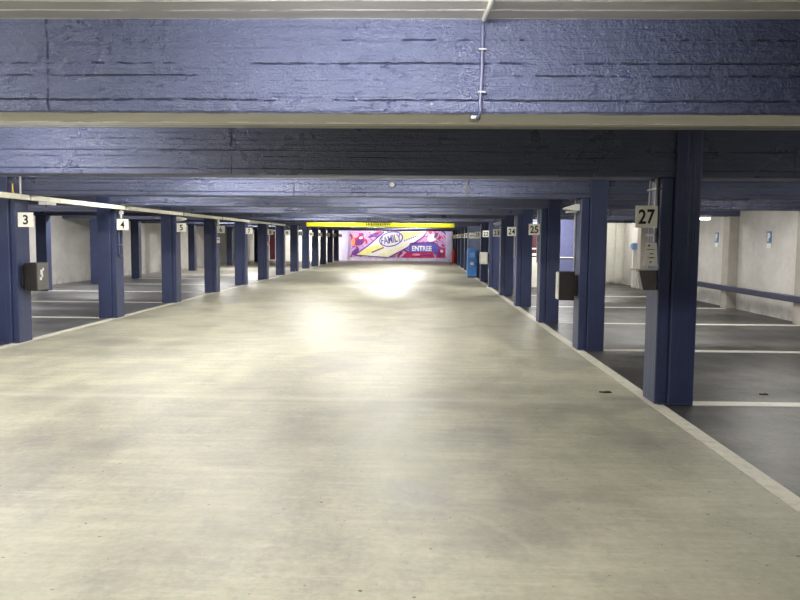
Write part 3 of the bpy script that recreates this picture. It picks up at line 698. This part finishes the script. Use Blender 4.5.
# ------------------------------------------------------------------ yellow height bar
t = thing('height_bar', 'bright yellow clearance bar hung under the beams before the mural', 'height bar', (-1.4, 24.9, 1.87))
MB().box(-3.80, 1.10, 24.84, 24.96, 1.90, 2.035, .02).build('bar', MAT['yellow'], t, base=(-1.4, 24.9, 2.0))
for xx in (-3.5, -1.4, .8):
    MB().cyl((xx, 24.9, 2.035), (xx, 24.9, HC-.002), .012).build('hanger', MAT['steel'], t, base=(xx, 24.9, 2.3))
lt = MB(); xx = -1.82
for grp in (11, 13):
    for i in range(grp):
        wdt = random.choice([.035, .05, .06]); lt.box(xx, xx+wdt*.45, 24.834, 24.8395, 1.955, 2.03); lt.box(xx, xx+wdt, 24.834, 24.8395, 1.965+.02*(i % 2), 1.98+.02*(i % 2))
        xx += wdt+.03
    xx += .30
lt.build('lettering', MAT['black'], t, base=(-1.4, 24.836, 2.07))

# ------------------------------------------------------------------ mural
YM = YE-.062
def mz(u, v): return ((u-420.9)*.0709, 2.06+(u-340)*.0006-(v-231)*.0709)
def mc(px, py): return mz(335+px/6.15, 215+py/6.15)     # from a 6.15x enlargement
t = thing('mural', 'pink and purple cartoon mural with FAMILY badge and blue ENTREE arrow', 'mural', (-1.6, YM-.05, .2))
def flat(name, pts, mat, layer, par=None):
    y1 = YM-.002-layer*.006
    return MB().prism(pts, y1-.005, y1).build(name, mat, par or t, base=(pts[0][0], y1, pts[0][1]))
MB().box(mz(350, 0)[0], mz(445.5, 0)[0], YM-.010, YM, .22, 2.12).build('panel', MAT['mural'], t, base=(-1.6, YM, 1.2))
def ell(cx, cy, rx, ry, tilt, n=40):
    out = []
    for i in range(n):
        a = 2*math.pi*i/n; X = rx*math.cos(a); Y = ry*math.sin(a)
        out.append(mc(cx + X*math.cos(tilt)-Y*math.sin(tilt), cy + X*math.sin(tilt)+Y*math.cos(tilt)))
    return out
L0 = 1.6
# left figure swirls
flat('swirl', ell(140, 150, 42, 38, .2), MAT['mred'], L0)
flat('swirl', ell(128, 125, 22, 14, -.5), MAT['mpink'], L0+1)
flat('swirl', ell(152, 165, 22, 18, .3), MAT['mpurple'], L0+1)
flat('swirl', ell(112, 165, 12, 24, .1), MAT['morange'], L0+1)
flat('swirl', ell(160, 140, 12, 8, -.3), MAT['mwhite'], L0+2)
flat('swirl', ell(235, 125, 34, 10, -.4), MAT['mpurple'], L0)
flat('swirl', ell(265, 108, 26, 7, -.2), MAT['mred'], L0)
flat('swirl', ell(125, 225, 30, 14, -.7), MAT['mpurple'], L0)
flat('swirl', ell(595, 140, 30, 24, -.5), MAT['mwhite'], L0)
flat('swirl', ell(620, 125, 10, 20, .4), MAT['mpurple'], L0+1)
flat('swirl', ell(560, 118, 24, 12, .1), MAT['mpink'], L0)
# ribbons
flat('ribbon_edge', [mc(*q) for q in [(120, 246), (205, 186), (300, 104), (560, 100), (535, 132), (430, 205), (330, 262), (200, 256)]], MAT['mwhite'], L0+2)
flat('ribbon_edge', [mc(*q) for q in [(118, 248), (122, 243), (208, 255), (328, 263), (326, 258), (210, 250)]][::-1], MAT['mpurple'], L0+3)
flat('ribbon', [mc(*q) for q in [(135, 243), (215, 193), (300, 175), (300, 210), (190, 246)]], MAT['myellow'], L0+3)
flat('ribbon', [mc(*q) for q in [(250, 252), (300, 226), (455, 166), (430, 195), (325, 256)]], MAT['mcream'], L0+3)
flat('ribbon', [mc(*q) for q in [(405, 105), (545, 104), (520, 122), (430, 150), (415, 150)]], MAT['myellow'], L0+3)
flat('ribbon_line', [mc(*q) for q in [(116, 246), (203, 184), (298, 102), (304, 108), (208, 190), (124, 250)]], MAT['mpurple'], L0+4)
flat('ribbon_line', [mc(*q) for q in [(225, 226), (300, 196), (303, 202), (228, 233)]], MAT['mpurple'], L0+4)
flat('ribbon_line', [mc(*q) for q in [(330, 258), (455, 190), (540, 132), (560, 104), (565, 106), (545, 138), (458, 196), (334, 264)]], MAT['mpurple'], L0+4)
for i in range(6):
    px = 425+i*13; py = 163-i*5
    flat('ribbon_glyph', [mc(px, py), mc(px+7, py-3), mc(px+8, py-13), mc(px+1, py-10)], MAT['mblue'], L0+4)
# badge
flat('badge_rim', ell(345, 148, 75, 46, -.22), MAT['mblue'], L0+4)
flat('badge', ell(345, 148, 67, 39, -.22), MAT['mwhite'], L0+5)
for a in range(0, 12):
    th = a*math.pi/6; c_, s_ = math.cos(th), math.sin(th)
    flat('ray', [mc(345+c_*6-s_*2, 148+s_*6+c_*2), mc(345+c_*6+s_*2, 148+s_*6-c_*2), mc(345+c_*56+s_*5, 148+s_*32-c_*4), mc(345+c_*56-s_*5, 148+s_*32+c_*4)], MAT['myellow'], L0+6)
X_, Z_ = mc(345, 148)
text('badge_text', 'FAMILY', X_, YM-.06, Z_, .5, MAT['mblue'], t, width=1.45, height=.56, bold=.012, tilt=.20)
# entree banner
flat('banner', [mc(*q) for q in [(456, 182), (612, 176), (612, 226), (456, 230)]], MAT['mblue'], L0+5)
flat('banner_tail', [mc(*q) for q in [(600, 164), (648, 198), (618, 250), (606, 228)]], MAT['mblue'], L0+4)
flat('banner_tail', [mc(*q) for q in [(456, 182), (466, 170), (600, 164), (612, 176)]], MAT['mpurple'], L0+4)
X_, Z_ = mc(534, 205)
text('banner_text', 'ENTREE', X_, YM-.06, Z_, .4, MAT['mwhite'], t, width=1.40, height=.36, bold=.014)
flat('ground', [mc(*q) for q in [(410, 262), (440, 226), (600, 228), (612, 262)]], MAT['mred'], L0)
flat('swirl', ell(500, 243, 26, 6, 0), MAT['mpink'], L0+1)
flat('swirl', ell(560, 246, 20, 5, 0), MAT['mpurple'], L0+1)
flat('swirl', [mc(*q) for q in [(636, 196), (678, 200), (676, 262), (622, 262)]], MAT['mred'], L0)
flat('swirl', ell(655, 222, 10, 8, .5), MAT['mwhite'], L0+1)
flat('swirl', ell(648, 245, 14, 6, -.5), MAT['mpurple'], L0+1)

# ------------------------------------------------------------------ leaves on the floor
def leaf(x, y, lab, s=.05):
    mb = MB(); bm = mb.bm; vs = []
    for i in range(10):
        a = 2*math.pi*i/10; r = s*(1 if i % 2 else .6)
        vs.append((x+r*math.cos(a)*1.3, y+r*math.sin(a)*.8, .004+.012*abs(math.sin(a*1.5))))
    top = [bm.verts.new(v) for v in vs]; bot = [bm.verts.new((v[0], v[1], .001)) for v in vs]
    bm.faces.new(top); bm.faces.new(bot[::-1])
    for i in range(10): bm.faces.new((top[i], bot[i], bot[(i+1) % 10], top[(i+1) % 10]))
    tag(mb.build('dead_leaf', MAT['leaf'], base=(x, y, 0)), lab, 'leaf')
leaf(1.85, 7.42, 'small reddish dead leaf on the aisle floor just left of the nearest column')
leaf(3.40, 7.42, 'dark dead leaf on the dark bay floor right of the nearest column', .035)
